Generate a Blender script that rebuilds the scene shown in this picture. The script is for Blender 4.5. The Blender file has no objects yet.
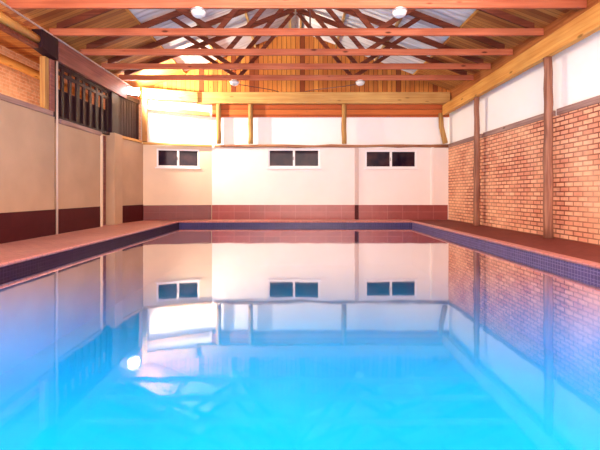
import bpy, bmesh, math, random
from mathutils import Vector, Matrix
random.seed(7)
S = bpy.context.scene
COL = S.collection

# ------------------------------------------------------------------ camera, world, lights, exposure
cam = bpy.data.cameras.new('camera'); camo = bpy.data.objects.new('camera', cam); COL.objects.link(camo)
camo.location = (0, 0, 0.85); camo.rotation_euler = (math.pi/2, 0, 0)
cam.sensor_width = 36; cam.lens = 24.0; cam.shift_x = 0.0075; cam.shift_y = -0.0525
cam.clip_start = 0.05; cam.clip_end = 200
S.camera = camo
W = bpy.data.worlds.new('world'); S.world = W; W.use_nodes = True
W.node_tree.nodes['Background'].inputs[0].default_value = (1.0, 0.78, 0.76, 1)
W.node_tree.nodes['Background'].inputs[1].default_value = 0.5

def light(name, kind, loc, target, energy, color, size=1.0, sy=None, spread=None, angle=None):
    l = bpy.data.lights.new(name, kind); l.energy = energy; l.color = color
    if kind == 'AREA':
        l.shape = 'RECTANGLE'; l.size = size; l.size_y = sy or size
        if spread: l.spread = spread
    else:
        l.shadow_soft_size = size
        if angle: l.spot_size = angle; l.spot_blend = 0.6
    o = bpy.data.objects.new(name, l); COL.objects.link(o); o.location = loc
    o.rotation_euler = (Vector(target) - Vector(loc)).to_track_quat('-Z', 'Y').to_euler()
    return o
# soft fill added behind the camera: one for the hall, one for the roof
light('hall_fill', 'AREA', (1.5, -2.2, 2.4), (2.2, 10, 2.2), 520, (1.0, 0.76, 0.70), 7.0, 2.6)
light('roof_fill', 'AREA', (0.5, -1.5, 1.6), (0.3, 7.5, 5.4), 400, (1.0, 0.74, 0.58), 5.0, 1.6)
# more added fill without fixtures: towards the right wall, and down onto the pool
light('side_fill', 'AREA', (-3.6, -1.6, 3.0), (5.0, 7.5, 2.4), 190, (1.0, 0.80, 0.76), 1.6, 1.2)
light('pool_fill', 'AREA', (0, 4.5, 3.9), (0, 5.5, -1), 150, (1.0, 0.86, 0.78), 6.0, 5.0)
# floodlight in the far left corner
light('floodlight_beam', 'SPOT', (-4.60, 11.85, 3.86), (-4.60+1.0, 11.85+0.75, 3.86+0.30), 1150, (1.0, 0.90, 0.70), 0.10, angle=math.radians(172))
# unseen fill added under water at the near end to brighten the pool
for lx in (-2.2, 2.2):
    light('underwater_fill', 'AREA', (lx, 0.45, -0.65), (lx*0.6, 6, -1.4), 105, (0.80, 0.97, 1.0), 1.6, 0.5)
S.view_settings.view_transform = 'Standard'; S.view_settings.look = 'None'
S.view_settings.exposure = 0.36; S.view_settings.gamma = 1.0
S.view_settings.use_curve_mapping = False
S.cycles.max_bounces = 10; S.cycles.diffuse_bounces = 5; S.cycles.transparent_max_bounces = 12

# ------------------------------------------------------------------ materials
def newmat(name, rough=0.6, spec=0.5):
    m = bpy.data.materials.new(name); m.use_nodes = True
    nt = m.node_tree; b = nt.nodes['Principled BSDF']
    b.inputs['Roughness'].default_value = rough; b.inputs['Specular IOR Level'].default_value = spec
    return m, nt, b
def N(nt, t, **kw):
    n = nt.nodes.new(t)
    for k, v in kw.items(): setattr(n, k, v)
    return n
def mth(nt, op, a, b=None, c=None):
    n = nt.nodes.new('ShaderNodeMath'); n.operation = op
    for i, v in enumerate((a, b, c)):
        if v is None: continue
        if isinstance(v, (int, float)): n.inputs[i].default_value = v
        else: nt.links.new(v, n.inputs[i])
    return n.outputs[0]
def mixc(nt, f, a, b, bt='MIX'):
    n = nt.nodes.new('ShaderNodeMix'); n.data_type = 'RGBA'; n.blend_type = bt
    for i, v in ((0, f), (6, a), (7, b)):
        if isinstance(v, (int, float)): n.inputs[i].default_value = v
        elif isinstance(v, tuple): n.inputs[i].default_value = (*v, 1)
        else: nt.links.new(v, n.inputs[i])
    return n.outputs[2]
def coords(nt, jitter=True):
    tc = N(nt, 'ShaderNodeTexCoord')
    if not jitter: return tc.outputs['Object']
    oi = N(nt, 'ShaderNodeObjectInfo')
    v = N(nt, 'ShaderNodeVectorMath', operation='ADD')
    cx = N(nt, 'ShaderNodeCombineXYZ')
    r = mth(nt, 'MULTIPLY', oi.outputs['Random'], 37.0)
    for i in range(3): nt.links.new(r, cx.inputs[i])
    nt.links.new(tc.outputs['Object'], v.inputs[0]); nt.links.new(cx.outputs[0], v.inputs[1])
    return v.outputs[0]
def noise(nt, vec, scale, detail=3, sc=None):
    if sc:
        mp = N(nt, 'ShaderNodeMapping'); mp.inputs['Scale'].default_value = sc
        nt.links.new(vec, mp.inputs['Vector']); vec = mp.outputs[0]
    n = N(nt, 'ShaderNodeTexNoise'); n.inputs['Scale'].default_value = scale; n.inputs['Detail'].default_value = detail
    nt.links.new(vec, n.inputs['Vector']); return n.outputs['Fac']
def ramp(nt, f, lo, hi):
    n = N(nt, 'ShaderNodeMapRange'); nt.links.new(f, n.inputs[0])
    n.inputs[1].default_value = lo; n.inputs[2].default_value = hi; n.clamp = True
    return n.outputs[0]
def bump(nt, b, h, strength=0.3, dist=0.01):
    n = N(nt, 'ShaderNodeBump'); n.inputs['Strength'].default_value = strength; n.inputs['Distance'].default_value = dist
    nt.links.new(h, n.inputs['Height']); nt.links.new(n.outputs[0], b.inputs['Normal'])

def wood(name, light_c, dark_c, axis='x', knots=0.6, rough=0.6):
    m, nt, b = newmat(name, rough, 0.10)
    v = coords(nt)
    sc = {'x': (0.5, 12, 12), 'y': (12, 0.5, 12), 'z': (12, 12, 0.5)}[axis]
    g = noise(nt, v, 2.2, 5, sc); big = noise(nt, v, 0.9, 2)
    c = mixc(nt, ramp(nt, g, 0.35, 0.7), light_c, dark_c)
    c = mixc(nt, mth(nt, 'MULTIPLY', ramp(nt, big, 0.4, 0.75), 0.5), c, tuple(x*0.62 for x in dark_c))
    if knots:
        mp = N(nt, 'ShaderNodeMapping'); mp.inputs['Scale'].default_value = {'x': (1.6, 5, 5), 'y': (5, 1.6, 5), 'z': (5, 5, 1.6)}[axis]
        nt.links.new(v, mp.inputs['Vector'])
        vo = N(nt, 'ShaderNodeTexVoronoi'); vo.inputs['Scale'].default_value = 1.0; nt.links.new(mp.outputs[0], vo.inputs['Vector'])
        k = mth(nt, 'MULTIPLY', mth(nt, 'SUBTRACT', 1.0, ramp(nt, vo.outputs['Distance'], 0.07, 0.14)), knots)
        c = mixc(nt, k, c, tuple(x*0.18 for x in dark_c))
    nt.links.new(c, b.inputs['Base Color']); bump(nt, b, g, 0.25, 0.004)
    return m

def planks(name, cols, run, width, rough=0.55, jit=0.5, gap=(0.05, 0.015, 0.008), grain=(1, 1, 1), knots=0.6):
    """boards side by side along axis index `run`, each its own tone"""
    m, nt, b = newmat(name, rough, 0.12)
    v = coords(nt, False)
    sp = N(nt, 'ShaderNodeSeparateXYZ'); nt.links.new(v, sp.inputs[0])
    u = mth(nt, 'DIVIDE', sp.outputs[run], width)
    fl = mth(nt, 'FLOOR', u); fr = mth(nt, 'FRACT', u)
    wn = N(nt, 'ShaderNodeTexWhiteNoise'); wn.noise_dimensions = '1D'; nt.links.new(fl, wn.inputs['W'])
    c = mixc(nt, wn.outputs['Value'], cols[0], cols[1])
    wn2 = N(nt, 'ShaderNodeTexWhiteNoise'); wn2.noise_dimensions = '1D'; nt.links.new(mth(nt, 'ADD', fl, 57.3), wn2.inputs['W'])
    c = mixc(nt, ramp(nt, wn2.outputs['Value'], 0.78, 0.95), c, cols[2])
    g = noise(nt, v, 3.0, 5, grain)
    c = mixc(nt, mth(nt, 'MULTIPLY', ramp(nt, g, 0.4, 0.75), jit), c, cols[2])
    if knots:
        vo = N(nt, 'ShaderNodeTexVoronoi'); vo.inputs['Scale'].default_value = 4.0; nt.links.new(v, vo.inputs['Vector'])
        k = mth(nt, 'MULTIPLY', mth(nt, 'SUBTRACT', 1.0, ramp(nt, vo.outputs['Distance'], 0.03, 0.12)), knots)
        c = mixc(nt, k, c, gap)
    e = mth(nt, 'LESS_THAN', mth(nt, 'MINIMUM', fr, mth(nt, 'SUBTRACT', 1.0, fr)), 0.045)
    c = mixc(nt, e, c, gap)
    nt.links.new(c, b.inputs['Base Color'])
    bump(nt, b, mth(nt, 'SUBTRACT', 1.0, e), 0.5, 0.008)
    return m

def brickmat(name, ax, c1, c2, mortar, bw, rh, ms, rough=0.8, offset=0.5, jit=0.35, spec=0.3, bstr=0.5, freq=2, dirt=None):
    m, nt, b = newmat(name, rough, spec)
    v = coords(nt, False); sp = N(nt, 'ShaderNodeSeparateXYZ'); nt.links.new(v, sp.inputs[0])
    cb = N(nt, 'ShaderNodeCombineXYZ')
    nt.links.new(sp.outputs[ax[0]], cb.inputs[0]); nt.links.new(sp.outputs[ax[1]], cb.inputs[1])
    br = N(nt, 'ShaderNodeTexBrick'); br.offset = offset; br.offset_frequency = freq
    nt.links.new(cb.outputs[0], br.inputs['Vector'])
    br.inputs['Color1'].default_value = (*c1, 1); br.inputs['Color2'].default_value = (*c2, 1); br.inputs['Mortar'].default_value = (*mortar, 1)
    br.inputs['Scale'].default_value = 1.0; br.inputs['Mortar Size'].default_value = ms; br.inputs['Mortar Smooth'].default_value = 0.15
    br.inputs['Brick Width'].default_value = bw; br.inputs['Row Height'].default_value = rh
    n = noise(nt, v, 9.0, 5); n2 = noise(nt, v, 1.1, 3)
    c = mixc(nt, mth(nt, 'MULTIPLY', ramp(nt, n, 0.45, 0.75), jit), br.outputs['Color'], tuple(x*0.45 for x in c1))
    c = mixc(nt, mth(nt, 'MULTIPLY', ramp(nt, n2, 0.4, 0.75), jit), c, dirt or tuple(min(1, x*1.25) for x in c2))
    nt.links.new(c, b.inputs['Base Color'])
    bump(nt, b, mth(nt, 'SUBTRACT', mth(nt, 'MULTIPLY', n, 0.3), br.outputs['Fac']), bstr, 0.01)
    return m

def plain(name, col, rough=0.6, spec=0.4, var=0.06, scale=2.0, metal=0.0):
    m, nt, b = newmat(name, rough, spec); v = coords(nt)
    n = noise(nt, v, scale, 4)
    c = mixc(nt, ramp(nt, n, 0.3, 0.7), tuple(x*(1-var) for x in col), tuple(min(1, x*(1+var)) for x in col))
    nt.links.new(c, b.inputs['Base Color']); b.inputs['Metallic'].default_value = metal
    bump(nt, b, noise(nt, v, 60, 2), 0.08, 0.002)
    return m

M = {}
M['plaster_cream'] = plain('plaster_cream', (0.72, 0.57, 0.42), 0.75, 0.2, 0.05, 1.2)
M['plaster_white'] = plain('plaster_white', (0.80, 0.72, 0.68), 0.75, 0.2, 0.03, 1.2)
M['plaster_seam_shade'] = plain('plaster_seam_shade', (0.55, 0.42, 0.38), 0.75, 0.2, 0.04, 1.2)  # duller plaster, shadow along the seam put into its colour
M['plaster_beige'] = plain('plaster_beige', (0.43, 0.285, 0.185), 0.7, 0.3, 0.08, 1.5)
M['panel_white'] = plain('panel_white', (0.90, 0.86, 0.84), 0.7, 0.2, 0.02, 1.0)
M['tie_wood'] = wood('tie_wood', (0.54, 0.175, 0.09), (0.38, 0.095, 0.05), 'x', 0.9)
M['web_wood'] = wood('web_wood', (0.24, 0.065, 0.035), (0.12, 0.03, 0.018), 'x', 0.3)
M['eave_wood'] = wood('eave_wood', (0.50, 0.19, 0.06), (0.34, 0.11, 0.035), 'y', 0.3)
M['purlin_wood'] = wood('purlin_wood', (0.62, 0.38, 0.16), (0.42, 0.22, 0.09), 'y', 0.3)
M['yellow_beam'] = wood('yellow_beam', (0.72, 0.37, 0.10), (0.56, 0.22, 0.05), 'y', 0.7)
M['yellow_beam_x'] = wood('yellow_beam_x', (0.66, 0.40, 0.14), (0.52, 0.25, 0.08), 'x', 0.5)
M['brown_beam'] = wood('brown_beam', (0.30, 0.11, 0.085), (0.18, 0.06, 0.05), 'y', 0.4)
M['post_wood'] = wood('post_wood', (0.36, 0.17, 0.11), (0.17, 0.065, 0.045), 'z', 0.7)
M['post_yellow'] = wood('post_yellow', (0.52, 0.30, 0.10), (0.34, 0.16, 0.06), 'z', 0.3)
M['dark_wood'] = wood('dark_wood', (0.035, 0.012, 0.016), (0.018, 0.007, 0.010), 'z', 0.2)
M['grey_plate'] = wood('grey_plate', (0.40, 0.25, 0.21), (0.24, 0.13, 0.11), 'y', 0.9)
M['rail_wood'] = wood('rail_wood', (0.48, 0.24, 0.12), (0.26, 0.10, 0.07), 'x', 0.5)
M['orange_board'] = planks('orange_board', ((0.58, 0.16, 0.04), (0.46, 0.10, 0.03), (0.28, 0.05, 0.02)), 2, 0.19, jit=0.5, grain=(0.6, 6, 14), knots=0.3)
M['gable_boards'] = planks('gable_boards', ((0.72, 0.28, 0.06), (0.50, 0.15, 0.035), (0.24, 0.055, 0.02)), 0, 0.15, jit=0.5, grain=(14, 4, 0.7), knots=0.5)
M['soffit'] = planks('soffit', ((0.60, 0.27, 0.075), (0.50, 0.20, 0.055), (0.30, 0.09, 0.03)), 1, 0.11, gap=(0.20, 0.07, 0.025), jit=0.45, grain=(0.7, 14, 1), knots=0.3)
M['brick_wall'] = brickmat('brick_wall', (1, 2), (0.68, 0.25, 0.15), (0.88, 0.46, 0.28), (0.20, 0.045, 0.028), 0.24, 0.0885, 0.013, jit=0.5, bstr=0.8)
M['brick_outer'] = brickmat('brick_outer', (1, 2), (0.74, 0.32, 0.16), (0.85, 0.46, 0.26), (0.86, 0.56, 0.36), 0.24, 0.085, 0.012, jit=0.55)
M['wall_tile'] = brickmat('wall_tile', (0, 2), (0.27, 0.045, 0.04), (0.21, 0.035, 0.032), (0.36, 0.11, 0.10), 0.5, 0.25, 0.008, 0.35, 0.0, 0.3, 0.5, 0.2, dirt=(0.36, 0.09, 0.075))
M['wall_tile_half_shade'] = brickmat('wall_tile_half_shade', (0, 2), (0.15, 0.020, 0.018), (0.12, 0.016, 0.015), (0.18, 0.04, 0.035), 0.5, 0.25, 0.008, 0.4, 0.0, 0.3, 0.3, 0.2, dirt=(0.2, 0.035, 0.03))  # wall tile toned down for the shade on the angled section
M['wall_tile_shaded'] = brickmat('wall_tile_shaded', (1, 2), (0.060, 0.007, 0.009), (0.050, 0.006, 0.008), (0.045, 0.006, 0.008), 0.5, 0.25, 0.006, 0.5, 0.0, 0.3, 0.12, 0.1, dirt=(0.085, 0.012, 0.012))  # wall tile with shade of left wall and seam put into its colour
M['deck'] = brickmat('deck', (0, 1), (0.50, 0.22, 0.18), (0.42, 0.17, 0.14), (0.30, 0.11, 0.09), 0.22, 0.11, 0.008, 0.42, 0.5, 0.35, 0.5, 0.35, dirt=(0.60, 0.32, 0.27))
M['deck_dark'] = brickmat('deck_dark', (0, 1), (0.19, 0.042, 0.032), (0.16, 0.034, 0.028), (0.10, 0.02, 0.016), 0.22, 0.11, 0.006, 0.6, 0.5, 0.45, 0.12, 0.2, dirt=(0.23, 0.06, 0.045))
M['coping'] = brickmat('coping', (0, 1), (0.52, 0.20, 0.17), (0.46, 0.16, 0.14), (0.30, 0.10, 0.09), 0.11, 0.11, 0.006, 0.35, 0.0, 0.3, 0.5, 0.3)
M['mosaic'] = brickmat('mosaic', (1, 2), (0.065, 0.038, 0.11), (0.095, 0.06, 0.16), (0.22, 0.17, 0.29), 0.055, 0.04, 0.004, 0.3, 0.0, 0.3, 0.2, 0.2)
M['mosaic_unlit'] = brickmat('mosaic_unlit', (1, 2), (0.022, 0.006, 0.018), (0.03, 0.009, 0.026), (0.045, 0.018, 0.04), 0.055, 0.04, 0.004, 0.4, 0.0, 0.3, 0.1, 0.2)  # left band of the mosaic, coloured dark because it is unlit
M['mosaic_x'] = brickmat('mosaic_x', (0, 2), (0.02, 0.015, 0.07), (0.035, 0.022, 0.10), (0.10, 0.07, 0.16), 0.055, 0.04, 0.004, 0.3, 0.0, 0.3, 0.2, 0.2)
M['white_frame'] = plain('white_frame', (0.82, 0.76, 0.78), 0.4, 0.5, 0.02)
M['enamel'] = plain('enamel', (0.70, 0.66, 0.64), 0.35, 0.5, 0.02)
M['metal_grey'] = plain('metal_grey', (0.35, 0.33, 0.35), 0.4, 0.5, 0.05, metal=0.6)
M['cable'] = plain('cable', (0.10, 0.035, 0.03), 0.6)
M['pipe'] = plain('pipe', (0.50, 0.38, 0.33), 0.5)

m, nt, b = newmat('dark_glass', 0.05, 0.12); v = coords(nt)
nt.links.new(mixc(nt, ramp(nt, noise(nt, v, 2.5, 2), 0.4, 0.7), (0.012, 0.005, 0.014), (0.05, 0.018, 0.022)), b.inputs['Base Color']); M['dark_glass'] = m

# corrugated roof sheeting: pale metal with greyer sheets and rust streaks down the slope
m, nt, b = newmat('roof_metal', 0.5, 0.4); v = coords(nt, False)
sp = N(nt, 'ShaderNodeSeparateXYZ'); nt.links.new(v, sp.inputs[0])
wn = N(nt, 'ShaderNodeTexWhiteNoise'); wn.noise_dimensions = '1D'
nt.links.new(mth(nt, 'FLOOR', mth(nt, 'DIVIDE', sp.outputs[1], 0.76)), wn.inputs['W'])
c = mixc(nt, wn.outputs['Value'], (0.55, 0.54, 0.58), (0.88, 0.87, 0.90))
st = noise(nt, v, 2.0, 4, (0.5, 7, 1)); c = mixc(nt, mth(nt, 'MULTIPLY', ramp(nt, st, 0.5, 0.75), 0.6), c, (0.22, 0.19, 0.20))
nt.links.new(c, b.inputs['Base Color']); M['roof_metal'] = m

# pool finish
m, nt, b = newmat('pool_finish', 0.7, 0.2); v = coords(nt, False)
n1 = noise(nt, v, 0.55, 3); n2 = noise(nt, v, 3.5, 4)
c = mixc(nt, ramp(nt, n1, 0.35, 0.7), (0.0, 0.45, 0.82), (0.0, 0.54, 0.90))
c = mixc(nt, mth(nt, 'MULTIPLY', ramp(nt, n2, 0.5, 0.8), 0.25), c, (0.0, 0.38, 0.72))
nt.links.new(c, b.inputs['Base Color']); M['pool_finish'] = m

# water: mirror by angle, clear below
m = bpy.data.materials.new('water'); m.use_nodes = True; nt = m.node_tree
for n in list(nt.nodes):
    if n.type == 'BSDF_PRINCIPLED': nt.nodes.remove(n)
out = [n for n in nt.nodes if n.type == 'OUTPUT_MATERIAL'][0]
tc = N(nt, 'ShaderNodeTexCoord')
h1 = noise(nt, tc.outputs['Object'], 1.3, 2, (1, 0.6, 1)); 
h2 = noise(nt, tc.outputs['Object'], 6.0, 2)
bp = N(nt, 'ShaderNodeBump'); bp.inputs['Strength'].default_value = 0.5; bp.inputs['Distance'].default_value = 0.004
nt.links.new(mth(nt, 'ADD', h1, mth(nt, 'MULTIPLY', h2, 0.10)), bp.inputs['Height'])
fr = N(nt, 'ShaderNodeFresnel'); fr.inputs['IOR'].default_value = 1.33
mr = N(nt, 'ShaderNodeMapRange'); mr.interpolation_type = 'SMOOTHSTEP'; nt.links.new(fr.outputs[0], mr.inputs[0])
mr.inputs[1].default_value = 0.03; mr.inputs[2].default_value = 0.39; mr.inputs[3].default_value = 0.015; mr.inputs[4].default_value = 0.95
f = mr.outputs[0]
tr = N(nt, 'ShaderNodeBsdfTransparent'); tr.inputs[0].default_value = (0.86, 0.97, 1.0, 1)
gl = N(nt, 'ShaderNodeBsdfGlossy'); gl.inputs['Roughness'].default_value = 0.035; gl.inputs[0].default_value = (0.95, 0.95, 0.97, 1)
nt.links.new(bp.outputs[0], gl.inputs['Normal'])
ms = N(nt, 'ShaderNodeMixShader'); nt.links.new(f, ms.inputs[0]); nt.links.new(tr.outputs[0], ms.inputs[1]); nt.links.new(gl.outputs[0], ms.inputs[2])
nt.links.new(ms.outputs[0], out.inputs[0]); M['water'] = m

def emis(name, col, s):
    m = bpy.data.materials.new(name); m.use_nodes = True; nt = m.node_tree
    b = nt.nodes['Principled BSDF']; b.inputs['Emission Color'].default_value = (*col, 1); b.inputs['Emission Strength'].default_value = s
    b.inputs['Base Color'].default_value = (*col, 1); return m
M['flood_glass'] = emis('flood_glass', (0.96, 0.95, 1.0), 60)

# ------------------------------------------------------------------ mesh helpers
def box(bm, x0, x1, y0, y1, z0, z1):
    vs = [bm.verts.new((x, y, z)) for x in (x0, x1) for y in (y0, y1) for z in (z0, z1)]
    for q in ((0, 1, 3, 2), (4, 6, 7, 5), (0, 4, 5, 1), (2, 3, 7, 6), (0, 2, 6, 4), (1, 5, 7, 3)): bm.faces.new([vs[i] for i in q])
def prism(bm, poly, axis, a, b):
    """extrude a 2D polygon along an axis ('x','y','z')"""
    def P(u, v, t): return {'x': (t, u, v), 'y': (u, t, v), 'z': (u, v, t)}[axis]
    A = [bm.verts.new(P(u, v, a)) for u, v in poly]; B = [bm.verts.new(P(u, v, b)) for u, v in poly]
    bm.faces.new(A[::-1]); bm.faces.new(B)
    for i in range(len(poly)): j = (i+1) % len(poly); bm.faces.new((A[i], A[j], B[j], B[i]))
def beam(bm, p0, p1, w, h, up=(0, 0, 1)):
    """rectangular bar p0->p1; w across, h along `up`"""
    p0, p1 = Vector(p0), Vector(p1); d = (p1-p0).normalized(); u = Vector(up)
    s = d.cross(u).normalized(); u = s.cross(d).normalized()
    R = []
    for p in (p0, p1): R.append([bm.verts.new(p + s*a*w/2 + u*c*h/2) for a, c in ((-1, -1), (1, -1), (1, 1), (-1, 1))])
    bm.faces.new(R[0][::-1]); bm.faces.new(R[1])
    for i in range(4): j = (i+1) % 4; bm.faces.new((R[0][i], R[0][j], R[1][j], R[1][i]))
def tube(bm, pts, r, seg=12, wob=0.0, rnd=None):
    rnd = rnd or random.Random(1); rings = []
    for i, p in enumerate(pts):
        p = Vector(p); a = Vector(pts[max(0, i-1)]); c = Vector(pts[min(len(pts)-1, i+1)]); d = (c-a).normalized()
        u = Vector((1, 0, 0)) if abs(d.x) < 0.9 else Vector((0, 1, 0)); s = d.cross(u).normalized(); u = s.cross(d)
        rr = r[i] if isinstance(r, (list, tuple)) else r
        rings.append([bm.verts.new(p + (s*math.cos(2*math.pi*k/seg) + u*math.sin(2*math.pi*k/seg))*rr*(1+rnd.uniform(-wob, wob))) for k in range(seg)])
    bm.faces.new(rings[0][::-1]); bm.faces.new(rings[-1])
    for A, B in zip(rings, rings[1:]):
        for k in range(seg): j = (k+1) % seg; bm.faces.new((A[k], A[j], B[j], B[k]))
def lathe(bm, prof, seg=24):
    rings = [[bm.verts.new((r*math.cos(2*math.pi*k/seg), r*math.sin(2*math.pi*k/seg), z)) for k in range(seg)] for r, z in prof]
    for A, B in zip(rings, rings[1:]):
        for k in range(seg): j = (k+1) % seg; bm.faces.new((A[k], A[j], B[j], B[k]))
    bm.faces.new(rings[0]); bm.faces.new(rings[-1][::-1])
def obj(name, bm, mat, parent=None, bevel=0.0, smooth=False):
    bmesh.ops.recalc_face_normals(bm, faces=bm.faces)
    me = bpy.data.meshes.new(name); bm.to_mesh(me); bm.free()
    if isinstance(mat, str): mat = M[mat]
    me.materials.append(mat)
    o = bpy.data.objects.new(name, me); COL.objects.link(o)
    if parent: o.parent = parent
    if bevel:
        mo = o.modifiers.new('bevel', 'BEVEL'); mo.width = bevel; mo.segments = 2; mo.limit_method = 'ANGLE'
    if smooth:
        for p in me.polygons: p.use_smooth = True
    return o
def B(*a):
    bm = bmesh.new(); box(bm, *a); return bm
def tag(o, label, cat, group=None, kind=None):
    o['label'] = label; o['category'] = cat
    if group: o['group'] = group
    if kind: o['kind'] = kind
    return o
def thing(name, label, cat, loc=(0, 0, 0), rz=0, group=None):
    o = bpy.data.objects.new(name, None); COL.objects.link(o); o.location = loc; o.rotation_euler = (0, 0, rz)
    return tag(o, label, cat, group)
def struct(name, bm, mat, parent=None, bevel=0.0):
    o = obj(name, bm, mat, parent, bevel)
    if not parent: o['kind'] = 'structure'
    return o
def dup(root, loc, label, rz=0):
    r = root.copy(); COL.objects.link(r); r.location = loc; r.rotation_euler = (0, 0, rz); r['label'] = label
    for ch in list(root.children):
        c = ch.copy(); COL.objects.link(c); c.parent = r
        for g in ch.children:
            d = g.copy(); COL.objects.link(d); d.parent = c
    return r

# ------------------------------------------------------------------ floor, pool
XW = 5.0; XP = 3.57; YP0, YP1 = 0.3, 12.25; YB = 13.08; ZW = -0.15; DEP = -1.35
REAR = -3.0
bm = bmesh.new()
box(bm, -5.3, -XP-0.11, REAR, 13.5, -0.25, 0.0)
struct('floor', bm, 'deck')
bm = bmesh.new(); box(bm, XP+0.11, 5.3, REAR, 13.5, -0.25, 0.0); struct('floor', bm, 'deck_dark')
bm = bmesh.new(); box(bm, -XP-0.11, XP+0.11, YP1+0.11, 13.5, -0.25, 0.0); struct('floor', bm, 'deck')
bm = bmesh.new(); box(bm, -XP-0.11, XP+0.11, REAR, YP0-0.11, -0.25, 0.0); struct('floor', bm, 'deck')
# bullnose coping round the pool
def nose(a, b, flip=1):
    pts = [(a, -0.045), (b-0.02*flip, -0.045), (b, -0.03), (b+0.004*flip, -0.012), (b-0.008*flip, 0.004), (b-0.03*flip, 0.008), (a, 0.008)]
    return pts
bm = bmesh.new()
prism(bm, nose(-XP-0.11, -XP+0.02, 1), 'y', YP0, YP1)
prism(bm, nose(XP+0.11, XP-0.02, -1), 'y', YP0, YP1)
prism(bm, nose(YP1+0.11, YP1-0.02, -1), 'x', -XP-0.11, XP+0.11)
prism(bm, nose(YP0-0.11, YP0+0.02, 1), 'x', -XP-0.11, XP+0.11)
o = struct('trim_1', bm, 'coping')
# mosaic waterline band
bm = bmesh.new()
box(bm, -XP-0.1, -XP, YP0, YP1, -0.30, -0.045)
struct('trim_2', bm, 'mosaic_unlit')
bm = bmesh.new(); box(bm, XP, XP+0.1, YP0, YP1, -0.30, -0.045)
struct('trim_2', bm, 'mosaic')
bm = bmesh.new()
box(bm, -XP-0.1, XP+0.1, YP1, YP1+0.1, -0.30, -0.045); box(bm, -XP-0.1, XP+0.1, YP0-0.1, YP0, -0.30, -0.045)
struct('trim_3', bm, 'mosaic_x')
bm = bmesh.new()
box(bm, -XP-0.1, -XP, YP0, YP1, DEP, -0.30); box(bm, XP, XP+0.1, YP0, YP1, DEP, -0.30)
box(bm, -XP-0.1, XP+0.1, YP1, YP1+0.1, DEP, -0.30); box(bm, -XP-0.1, XP+0.1, YP0-0.1, YP0, DEP, -0.30)
box(bm, -XP-0.1, XP+0.1, YP0-0.1, YP1+0.1, DEP-0.1, DEP)
struct('pool_wall', bm, 'pool_finish')
bm = bmesh.new(); vs = [bm.verts.new(p) for p in ((-XP, YP0, ZW), (XP, YP0, ZW), (XP, YP1, ZW), (-XP, YP1, ZW))]; bm.faces.new(vs)
pw = obj('pool_water', bm, 'water')
if pw.data.polygons[0].normal.z < 0: pw.data.flip_normals()
tag(pw, 'calm turquoise water filling the indoor swimming pool', 'water', kind='stuff')

# ------------------------------------------------------------------ back wall (centre and right)
XL = -2.73
def wall_with_holes(bm, x0, x1, y0, y1, z0, z1, holes):
    x = x0
    for a, c, d, e in sorted(holes):
        box(bm, x, a, y0, y1, z0, z1); box(bm, a, c, y0, y1, z0, d); box(bm, a, c, y0, y1, e, z1); x = c
    box(bm, x, x1, y0, y1, z0, z1)
W2 = (-0.90, 0.80, 1.70, 2.31); W3 = (2.28, 3.97, 1.68, 2.27)
bm = bmesh.new(); wall_with_holes(bm, XL, 5.2, YB, YB+0.22, 0, 2.36, [W2, W3])
struct('wall_back', bm, 'plaster_white')
struct('wall_back', B(XL-0.02, 5.2, YB+0.10, YB+0.25, 2.36, 3.40), 'panel_white')
struct('trim_4', B(XL+0.003, 1.93, YB-0.025, YB, 0, 0.475), 'wall_tile')
struct('trim_4', B(2.06, 4.97, YB-0.02, YB, 0, 0.475), 'wall_tile')
struct('trim_5', B(1.93, 2.06, YB-0.03, YB, 0.475, 2.36), 'plaster_seam_shade', bevel=0.008)
struct('trim_5', B(1.93, 2.06, YB-0.035, YB, 0, 0.475), 'wall_tile_shaded')
struct('trim_5', B(4.42, 4.52, YB-0.05, YB, 0.475, 2.36), 'plaster_white', bevel=0.008)

def make_window(idx, w, hgt, parentloc, rz):
    r = bpy.data.objects.new('window_%d' % idx, None); COL.objects.link(r); r.location = parentloc; r.rotation_euler = (0, 0, rz); r['kind'] = 'structure'
    fw = 0.055
    bm = bmesh.new()
    box(bm, 0, w, 0.02, 0.09, 0, fw); box(bm, 0, w, 0.02, 0.09, hgt-fw, hgt)
    box(bm, 0, fw, 0.02, 0.09, fw, hgt-fw); box(bm, w-fw, w, 0.02, 0.09, fw, hgt-fw)
    box(bm, w/2-0.035, w/2+0.035, 0.01, 0.09, fw, hgt-fw)
    obj('window_frame', bm, 'white_frame', r, 0.006)
    for a, c, off in ((fw, w/2-0.035, 0.05), (w/2+0.035, w-fw, 0.06)):
        obj('pane', B(a, c, off, off+0.006, fw, hgt-fw), 'dark_glass', r)
    bm = bmesh.new(); tube(bm, [(w/2-0.02, -0.005, hgt*0.5-0.06), (w/2-0.02, -0.005, hgt*0.5+0.05)], 0.014, 8)
    obj('latch', bm, 'metal_grey', r)
    bm = bmesh.new(); box(bm, -0.04, w+0.04, -0.035, 0.05, -0.045, 0.0); obj('window_sill', bm, 'white_frame', r, 0.006)
    return r
make_window(2, W2[1]-W2[0], W2[3]-W2[2], (W2[0], YB, W2[2]), 0)
make_window(3, W3[1]-W3[0], W3[3]-W3[2], (W3[0], YB, W3[2]), 0)

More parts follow.
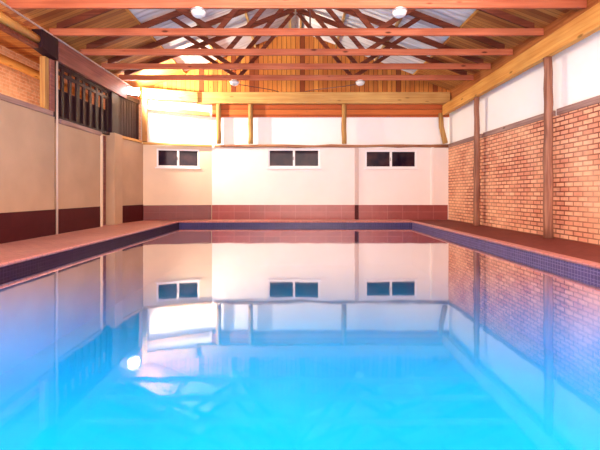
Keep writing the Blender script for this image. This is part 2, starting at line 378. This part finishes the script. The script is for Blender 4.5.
# angled left section of the back wall
PL = Vector((-4.80, 12.60)); PR = Vector((XL, YB)); LW = (PR-PL).length; AN = math.atan2(PR.y-PL.y, PR.x-PL.x)
def placed(o): o.location = (PL.x, PL.y, 0); o.rotation_euler = (0, 0, AN); return o
h1_ = (0.40, 1.72, 1.69, 2.28)
bm = bmesh.new(); wall_with_holes(bm, -0.05, LW, 0, 0.22, 0, 2.38, [h1_]); placed(struct('wall_back', bm, 'plaster_cream'))
placed(struct('wall_back', B(-0.05, LW, 0.10, 0.25, 2.38, 3.95), 'panel_white'))
placed(struct('trim_4', B(0.0, LW-0.02, -0.02, 0.0, 0, 0.475), 'wall_tile_half_shade'))
wx = PL.x + h1_[0]*math.cos(AN); wy = PL.y + h1_[0]*math.sin(AN)
make_window(1, h1_[1]-h1_[0], h1_[3]-h1_[2], (wx, wy, h1_[2]), AN)

# rails, boards and beams of the back wall
bm = bmesh.new(); rn = random.Random(3)
pts = [(XL+0.08 + i*(4.98-XL-0.08)/14, YB-0.02, 2.40+rn.uniform(-0.012, 0.012)) for i in range(15)]
tube(bm, pts, [0.045+rn.uniform(-0.012, 0.012) for _ in pts], 8, 0.1, rn)
tag(obj('wooden_rail', bm, 'rail_wood', smooth=True), 'thin rough timber rail above the middle and right windows', 'rail')
bm = bmesh.new(); beam(bm, (0.0, -0.03, 2.43), (LW, -0.03, 2.40), 0.09, 0.07)
tag(placed(obj('wooden_rail', bm, 'yellow_beam_x', bevel=0.008)), 'short yellow timber rail above the left window', 'rail')
struct('wall_back', B(XL, 5.2, YB+0.02, YB+0.12, 3.36, 3.78), 'orange_board')
tag(obj('wooden_beam', B(-3.2, 5.0, YB-0.16, YB+0.02, 3.76, 4.13), 'yellow_beam_x', bevel=0.01), 'long pale yellow timber beam across the far wall below the gable boards', 'beam')
bm = bmesh.new(); beam(bm, (-4.78, 12.46, 3.975), (-3.15, 12.87, 3.945), 0.08, 0.32)
tag(obj('wooden_beam', bm, 'yellow_beam_x', bevel=0.008), 'short sloping timber plate in the far left corner, upper of two', 'beam')
bm = bmesh.new(); beam(bm, (-4.74, 12.55, 3.56), (-2.78, 13.0, 3.42), 0.07, 0.13)
tag(obj('wooden_beam', bm, 'yellow_beam_x', bevel=0.008), 'short sloping timber batten over the far left white panel, lower of two', 'beam')
# gable
def roofz(x): return 4.24 + 0.38*(5.0-abs(x))
bm = bmesh.new(); prism(bm, [(-5.2, 3.95), (5.2, 3.95), (5.2, roofz(5.2)+0.1), (0, roofz(0)+0.12), (-5.2, roofz(5.2)+0.1)], 'y', YB+0.02, YB+0.10)
struct('wall_gable', bm, 'gable_boards')
for i, (x, lab) in enumerate(((-2.50, 'leftmost of three round posts high on the far wall'), (-1.46, 'round post high on the far wall, left of the middle window'), (1.58, 'round post high on the far wall, right of the middle window'))):
    bm = bmesh.new(); rn = random.Random(i); n = 6
    tube(bm, [(x+rn.uniform(-.008, .008), YB-0.065, 2.47+(3.755-2.47)*k/n) for k in range(n+1)], [0.078+rn.uniform(-.004, .004) for _ in range(n+1)], 12, 0.03, rn)
    tag(obj('timber_post', bm, 'post_yellow', smooth=True), lab, 'post', 'round posts on the far wall')
# corner posts
bm = bmesh.new(); box(bm, -0.02, 0.13, -0.14, 0.0, 2.475, 3.98)
tag(placed(obj('timber_post', bm, 'post_yellow', bevel=0.01)), 'squared yellow post at the left corner, right of the floodlight', 'post')
bm = bmesh.new(); tube(bm, [(4.70, 12.95, 3.45), (4.72, 12.94, 3.0), (4.83, 12.90, 2.47)], [0.075, 0.08, 0.085], 12, 0.03)
tag(obj('timber_post', bm, 'post_yellow', smooth=True), 'short leaning post in the far right corner', 'post')

# ------------------------------------------------------------------ right wall
struct('wall_right', B(XW, XW+0.25, REAR, YB+0.2, 0, 2.34), 'brick_wall')
struct('wall_right', B(XW+0.04, XW+0.25, REAR, YB+0.2, 2.34, 3.6), 'panel_white')
struct('wall_right', B(XW+0.05, XW+0.25, REAR, YB+0.2, 3.6, 4.27), 'eave_wood')
for i, (y0, y1, lab) in enumerate(((7.75, 10.62, 'grey timber plate on the brick wall between the two tall posts'), (10.76, 13.05, 'grey timber plate on the brick wall beyond the farther tall post'), (REAR, 7.62, 'grey timber plate on the brick wall nearest the viewer'))):
    tag(obj('wall_plate', B(XW-0.03, XW+0.10, y0, y1, 2.34, 2.46), 'grey_plate', bevel=0.008), lab, 'timber plate', 'plates on top of the brick wall')
bm = bmesh.new(); prism(bm, [(REAR, 3.56), (6.0, 3.46), (12.86, 3.37), (12.86, 3.68), (6.0, 3.83), (REAR, 4.0)], 'x', 4.72, 4.86)
tag(obj('wooden_beam', bm, 'yellow_beam', bevel=0.012), 'deep yellow timber beam running along the top of the right wall', 'beam')
for i, (y, r, lab) in enumerate(((7.60, 0.076, 'nearer tall round timber post against the brick wall'), (10.60, 0.072, 'farther tall round timber post against the brick wall'))):
    bm = bmesh.new(); rn = random.Random(20+i); n = 12
    tube(bm, [(4.80+rn.uniform(-.01, .01), y+rn.uniform(-.015, .015), (3.43-0.04*i)*k/n) for k in range(n+1)], [r*(1.15-0.2*k/n)+rn.uniform(-.004, .004) for k in range(n+1)], 14, 0.03, rn)
    tag(obj('timber_post', bm, 'post_wood', smooth=True), lab, 'post', 'tall posts along the brick wall')

# ------------------------------------------------------------------ left wall
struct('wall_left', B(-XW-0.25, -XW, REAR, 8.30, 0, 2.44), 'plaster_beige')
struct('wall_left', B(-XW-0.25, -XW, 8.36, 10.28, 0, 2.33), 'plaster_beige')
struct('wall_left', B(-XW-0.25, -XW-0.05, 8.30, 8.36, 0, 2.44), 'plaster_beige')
struct('baseboard_left', B(-XW, -XW+0.02, REAR, 8.30, 0, 0.52), 'wall_tile_shaded')
struct('baseboard_left', B(-XW, -XW+0.02, 8.36, 10.20, 0, 0.52), 'wall_tile_shaded')
tag(obj('wall_plate', B(-XW-0.25, -XW+0.03, REAR, 8.22, 2.44, 2.54), 'grey_plate', bevel=0.01), 'timber sill on the left wall below the opening to the outer brick wall', 'timber plate')
tag(obj('wall_plate', B(-XW-0.25, -XW+0.03, 8.46, 10.28, 2.33, 2.43), 'grey_plate', bevel=0.01), 'timber sill on the left wall below the dark slatted screen', 'timber plate')
# vertical cover pipe at the joint
bm = bmesh.new(); tube(bm, [(-XW+0.035, 8.33, 0.0), (-XW+0.035, 8.33, 3.6)], 0.022, 10)
tag(obj('downpipe', bm, 'pipe', smooth=True), 'thin pale vertical pipe on the left wall beside the brown post', 'pipe')
# narrow doorway and pier
struct('door_1', B(-XW-0.22, -XW-0.14, 10.28, 10.86, 0, 2.40), 'brown_beam')
bm = bmesh.new(); box(bm, -XW-0.2, -XW+0.03, 10.24, 10.33, 0, 2.36)
struct('trim_6', bm, 'plaster_cream')
struct('wall_left', B(-XW-0.25, -XW+0.10, 10.84, 11.34, 0, 2.50), 'plaster_beige', bevel=0.01)
# last piece of left wall, turning slightly
P3 = Vector((-5.0, 11.34)); d3 = (PL-P3); A3 = math.atan2(d3.y, d3.x); L3 = d3.length
def placed3(o): o.location = (P3.x, P3.y, 0); o.rotation_euler = (0, 0, A3); return o
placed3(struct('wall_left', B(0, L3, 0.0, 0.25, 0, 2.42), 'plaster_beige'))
placed3(struct('baseboard_left', B(0, L3-0.02, -0.02, 0.0, 0, 0.50), 'wall_tile_shaded'))
o = placed3(obj('wall_plate', B(0.0, L3-0.12, -0.05, 0.2, 2.42, 2.50), 'yellow_beam_x', bevel=0.01))
tag(o, 'pale timber sill at the far end of the left wall under the corner screen', 'timber plate')
# upper left: posts, beams
bm = bmesh.new(); box(bm, -XW-0.14, -XW+0.02, 8.14, 8.28, 2.54, 3.60)
tag(obj('timber_post', bm, 'brown_beam', bevel=0.012), 'dark brown square post on the left wall sill beside the slatted screen', 'post')
bm = bmesh.new(); box(bm, -XW-0.12, -XW-0.01, 8.00, 8.13, 2.54, 3.60)
tag(obj('timber_post', bm, 'post_yellow', bevel=0.008), 'narrow yellowish post on the left sill at the edge of the brick view', 'post')
bm = bmesh.new(); box(bm, -XW-0.14, -XW+0.02, 10.84, 11.26, 2.50, 3.62)
tag(obj('timber_post', bm, 'dark_wood', bevel=0.012), 'dark square post between the slatted screen and the corner screen', 'post')
tag(obj('wooden_beam', B(-XW-0.1, -XW+0.05, 8.40, 12.0, 3.62, 4.04), 'brown_beam', bevel=0.012), 'deep reddish brown beam along the left wall above the slatted screen', 'beam')
bm = bmesh.new(); rn = random.Random(9)
tube(bm, [(-XW-0.02, REAR+(7.748-REAR)*k/10, 3.85+rn.uniform(-.01, .01)) for k in range(11)], 0.09, 12, 0.04, rn)
tag(obj('log_beam', bm, 'yellow_beam', smooth=True), 'round yellow log beam under the left eave, nearest the viewer', 'beam')
tag(obj('wooden_beam', B(-XW-0.08, -XW+0.03, REAR, 7.74, 3.66, 3.73), 'web_wood', bevel=0.006), 'thin red timber batten just below the yellow log beam', 'beam')
bm = bmesh.new(); prism(bm, [(7.75, 3.68), (8.28, 3.61), (8.28, 4.04), (7.75, 4.04)], 'x', -XW-0.12, -XW+0.09)
tag(obj('corner_bracket', bm, 'dark_wood', bevel=0.01), 'dark timber bracket joining beam and brown post on the left wall', 'bracket')
tag(obj('gutter_strip', B(-XW+0.06, -XW+0.09, REAR, 12.3, 4.04, 4.065), 'pipe'), 'thin pale conduit line along the top of the left beam', 'conduit')
# eave filling above left and right beams
struct('wall_left', B(-XW-0.25, -XW-0.12, 8.40, 13.0, 3.62, 4.3), 'brown_beam')

# screens
t = thing('slatted_screen', 'dark slatted timber screen above the left wall between two posts', 'screen', (-XW-0.06, 8.28, 2.43))
Ls = 10.84-8.28; Hs = 3.62-2.43
obj('rail', B(-0.03, 0.03, 0, Ls, 0.0, 0.07), 'dark_wood', t); obj('rail', B(-0.03, 0.03, 0, Ls, Hs-0.09, Hs), 'dark_wood', t)
obj('rail', B(-0.025, 0.025, 0, Ls, Hs-0.24, Hs-0.17), 'dark_wood', t)
obj('backing_board', B(-0.06, -0.03, 0, Ls, 0.0, 0.66), 'dark_wood', t)
ns = 9
for k in range(ns):
    y = 0.04 + k*(Ls-0.20)/(ns-1)
    obj('slat', B(-0.02, 0.02, y, y+0.10 + (0.04 if k % 3 == 0 else 0), 0.07, Hs-0.09), 'dark_wood', t)
t = thing('slatted_screen', 'small dark boarded screen in the far left corner below the floodlight', 'screen', (P3.x, P3.y, 2.50), A3)
for k in range(8):
    obj('slat', B(0.02+k*0.135, 0.02+k*0.135+0.128, 0.04, 0.07, 0, 1.12), 'dark_wood', t, 0.004)
obj('rail', B(0, 1.10, 0.01, 0.09, 1.12, 1.24), 'dark_wood', t)

# outer building seen through the left openings
struct('wall_outer', B(-7.2, -6.95, REAR, 14.0, -0.2, 4.4), 'brick_outer')
struct('floor_outer', B(-6.95, -5.25, REAR, 14.0, -0.2, -0.05), 'deck')
struct('ceiling_outer', B(-7.2, -5.02, REAR, 14.0, 4.35, 4.42), 'soffit')
struct('wall_outer', B(-7.2, -5.2, 13.3, 13.5, -0.2, 4.4), 'brick_outer')
bm = bmesh.new(); tube(bm, [(-6.8, 3.0, 3.80), (-6.55, 9.5, 3.86), (-6.5, 12.5, 3.86)], 0.10, 12, 0.03)
tag(obj('log_beam', bm, 'yellow_beam', smooth=True), 'orange log beam outside, on the outer brick wall beyond the opening', 'beam')
light('passage_lamp_light', 'POINT', (-5.9, 5.6, 2.2), (-5.9, 5.2, 0), 85, (1.0, 0.68, 0.44), 0.15)
light('passage_lamp_light', 'POINT', (-5.8, 9.6, 2.0), (-5.9, 5.2, 0), 75, (1.0, 0.76, 0.58), 0.15)

# ------------------------------------------------------------------ roof
BL, BR = -3.62, 3.84           # inner edges of the plank soffits
def slopez(x, off): return roofz(x) + off
def slope_slab(xa, xb, z_off, th, mat, name, y0=REAR, y1=YB+0.05):
    bm = bmesh.new()
    prism(bm, [(xa, slopez(xa, z_off)), (xb, slopez(xb, z_off)), (xb, slopez(xb, z_off)+th), (xa, slopez(xa, z_off)+th)], 'y', y0, y1)
    return struct(name, bm, mat)
slope_slab(-5.25, BL, 0.0, 0.035, 'soffit', 'ceiling')
slope_slab(BR, 5.25, 0.0, 0.035, 'soffit', 'ceiling')
struct('trim_7', B(BR-0.03, BR, REAR, YB, roofz(BR)-0.01, roofz(BR)+0.045), 'yellow_beam')
struct('trim_7', B(BL, BL+0.03, REAR, YB, roofz(BL)-0.01, roofz(BL)+0.045), 'yellow_beam')
# corrugated sheeting over the whole roof
for s in (-1, 1):
    bm = bmesh.new(); step = 0.0475; n = int((YB+0.2-REAR)/step); rows = []
    for i in range(n+1):
        y = REAR+i*step; dz = 0.012*math.cos(i*math.pi/2)
        rows.append([bm.verts.new((s*x, y, roofz(x)+0.075+dz)) for x in (0.0, 1.35, 2.6, 3.9, 5.3)])
    for A, C in zip(rows, rows[1:]):
        for k in range(4): bm.faces.new((A[k], A[k+1], C[k+1], C[k]))
    o = struct('ceiling', bm, 'roof_metal')
    for p in o.data.polygons: p.use_smooth = True
    mo = o.modifiers.new('solid', 'SOLIDIFY'); mo.thickness = 0.006; mo.offset = 1
for x, lab in ((-0.16, 'left of the two roof purlins beside the ridge'), (0.16, 'right of the two roof purlins beside the ridge'), (-1.32, 'roof purlin on the left slope nearer the ridge'), (1.32, 'roof purlin on the right slope nearer the ridge'),
               (-2.5, 'roof purlin on the left slope beside the planked part'), (2.6, 'roof purlin on the right slope beside the planked part')):
    tag(obj('roof_purlin', B(x-0.03, x+0.03, REAR, YB, roofz(x)-0.015, roofz(x)+0.062), 'purlin_wood'), lab, 'purlin', 'purlins under the corrugated roof')

# trusses
t0 = thing('roof_truss', '', 'roof truss', (0, 6.9, 0), 0, 'timber roof trusses over the pool')
obj('tie_beam', B(-4.99, 5.03, -0.03, 0.03, 4.055, 4.20), 'tie_wood', t0, 0.006)
for s in (-1, 1):
    bm = bmesh.new(); zb = lambda x: roofz(x)-0.14
    prism(bm, [(s*4.84, zb(4.84)), (s*4.84, roofz(4.84)), (s*0.02, roofz(0.02)), (s*0.02, zb(0.02))], 'y', -0.028, 0.022)
    obj('rafter', bm, 'web_wood', t0)
    for (xa, za, xb, zb2) in ((1.62, 4.14, 0.06, roofz(0)-0.16), (1.62, 4.14, 2.9, roofz(2.9)-0.08)):
        bm = bmesh.new(); beam(bm, (s*xa, 0.045, za), (s*xb, 0.045, zb2), 0.035, 0.105, (0, 1, 0.001))
        # lie flat against the chord: wide side faces along the hall
        bm.free(); bm = bmesh.new()
        d = Vector((s*(xb-xa), 0, zb2-za)).normalized(); n_ = Vector((-d.z, 0, d.x))*0.052
        a = Vector((s*xa, 0, za)); c = Vector((s*xb, 0, zb2))
        poly = [(q.x, q.z) for q in (a-n_, a+n_, c+n_, c-n_)]
        prism(bm, poly, 'y', 0.032, 0.068)
        obj('web_brace', bm, 'web_wood', t0)
bm = bmesh.new()
for x, z in ((1.62, 4.12), (-1.62, 4.12)): box(bm, x-0.12, x+0.12, -0.034, -0.030, z-0.045, z+0.06)
Ys = [6.93, 8.13, 9.28, 10.32, 11.32]
labs = ['timber roof truss nearest the viewer, with two bowl lamps under its tie beam', 'second timber roof truss from the viewer, above the brown post on the left',
        'middle one of the five timber roof trusses', 'fourth timber roof truss, just in front of the farthest one', 'farthest timber roof truss, with two bowl lamps, before the gable boards']
bm.free()
t0.location.y = Ys[0]; t0['label'] = labs[0]
for y, lab in zip(Ys[1:], labs[1:]): dup(t0, (0, y, 0), lab)

# bowl lamps
def mk_lamp():
    t = thing('ceiling_lamp', '', 'lamp', (0, 0, 0), 0, 'white bowl lamps under the roof trusses')
    bm = bmesh.new(); lathe(bm, [(0.075, 0.0), (0.08, -0.03), (0.07, -0.035)]); obj('lamp_base', bm, 'enamel', t, smooth=False)
    bm = bmesh.new(); lathe(bm, [(0.085, -0.03), (0.125, -0.036), (0.128, -0.06), (0.118, -0.095), (0.098, -0.125), (0.072, -0.142), (0.03, -0.146)], 12)
    obj('lamp_shade', bm, 'enamel', t)
    bm = bmesh.new(); lathe(bm, [(0.118, -0.034), (0.135, -0.040), (0.135, -0.056), (0.124, -0.062)]); obj('rim', bm, 'metal_grey', t, smooth=True)
    return t
l0 = mk_lamp(); l0.location = (-1.68, Ys[0], 4.085+0.0); l0['label'] = 'white bowl lamp under the nearest truss, left of the ridge'
l0.location = (-1.68, Ys[0]-0.0, 4.055)
dup(l0, (1.80, Ys[0], 4.055), 'white bowl lamp under the nearest truss, right of the ridge')
dup(l0, (-1.73, Ys[4], 4.055), 'small white bowl lamp under the farthest truss, left side')
dup(l0, (1.83, Ys[4], 4.055), 'small white bowl lamp under the farthest truss, right side')
def cable(pts, r, name, lab, mat='cable', cat='cable'):
    bm = bmesh.new(); tube(bm, pts, r, 8); return tag(obj(name, bm, mat, smooth=True), lab, cat)
cable([(-1.6, Ys[4]-0.02, 3.93), (-1.2, Ys[4]+0.4, 3.97), (-0.7, YB-0.5, 4.10), (-0.55, YB-0.02, 4.17)], 0.012, 'lamp_cable', 'thin dark cable running right from the far left bowl lamp')
cable([(1.7, Ys[4]-0.02, 3.93), (1.3, Ys[4]+0.3, 3.95), (0.5, YB-0.5, 4.10), (0.3, YB-0.02, 4.17)], 0.012, 'lamp_cable', 'thin dark cable running left from the far right bowl lamp')
cable([(0.30, Ys[1], roofz(0.3)-0.1), (0.29, Ys[1]+0.02, 5.0), (0.30, Ys[1]+0.03, 4.2)], 0.016, 'hanging_cable', 'dark vertical cable hanging near the ridge of the second truss')

# floodlight
t = thing('floodlight', 'glaring white floodlight in the far left corner under the eave', 'floodlight', (-4.80, 11.86, 3.88), math.radians(35))
obj('housing', B(-0.17, 0.17, 0.0, 0.10, -0.12, 0.12), 'metal_grey', t, 0.015)
obj('lens', B(-0.155, 0.155, -0.012, 0.0, -0.105, 0.105), 'flood_glass', t)
bm = bmesh.new(); box(bm, -0.19, -0.175, 0.02, 0.12, -0.03, 0.03); box(bm, 0.175, 0.19, 0.02, 0.12, -0.03, 0.03); box(bm, -0.19, 0.19, 0.11, 0.125, -0.03, 0.03)
obj('bracket', bm, 'metal_grey', t)
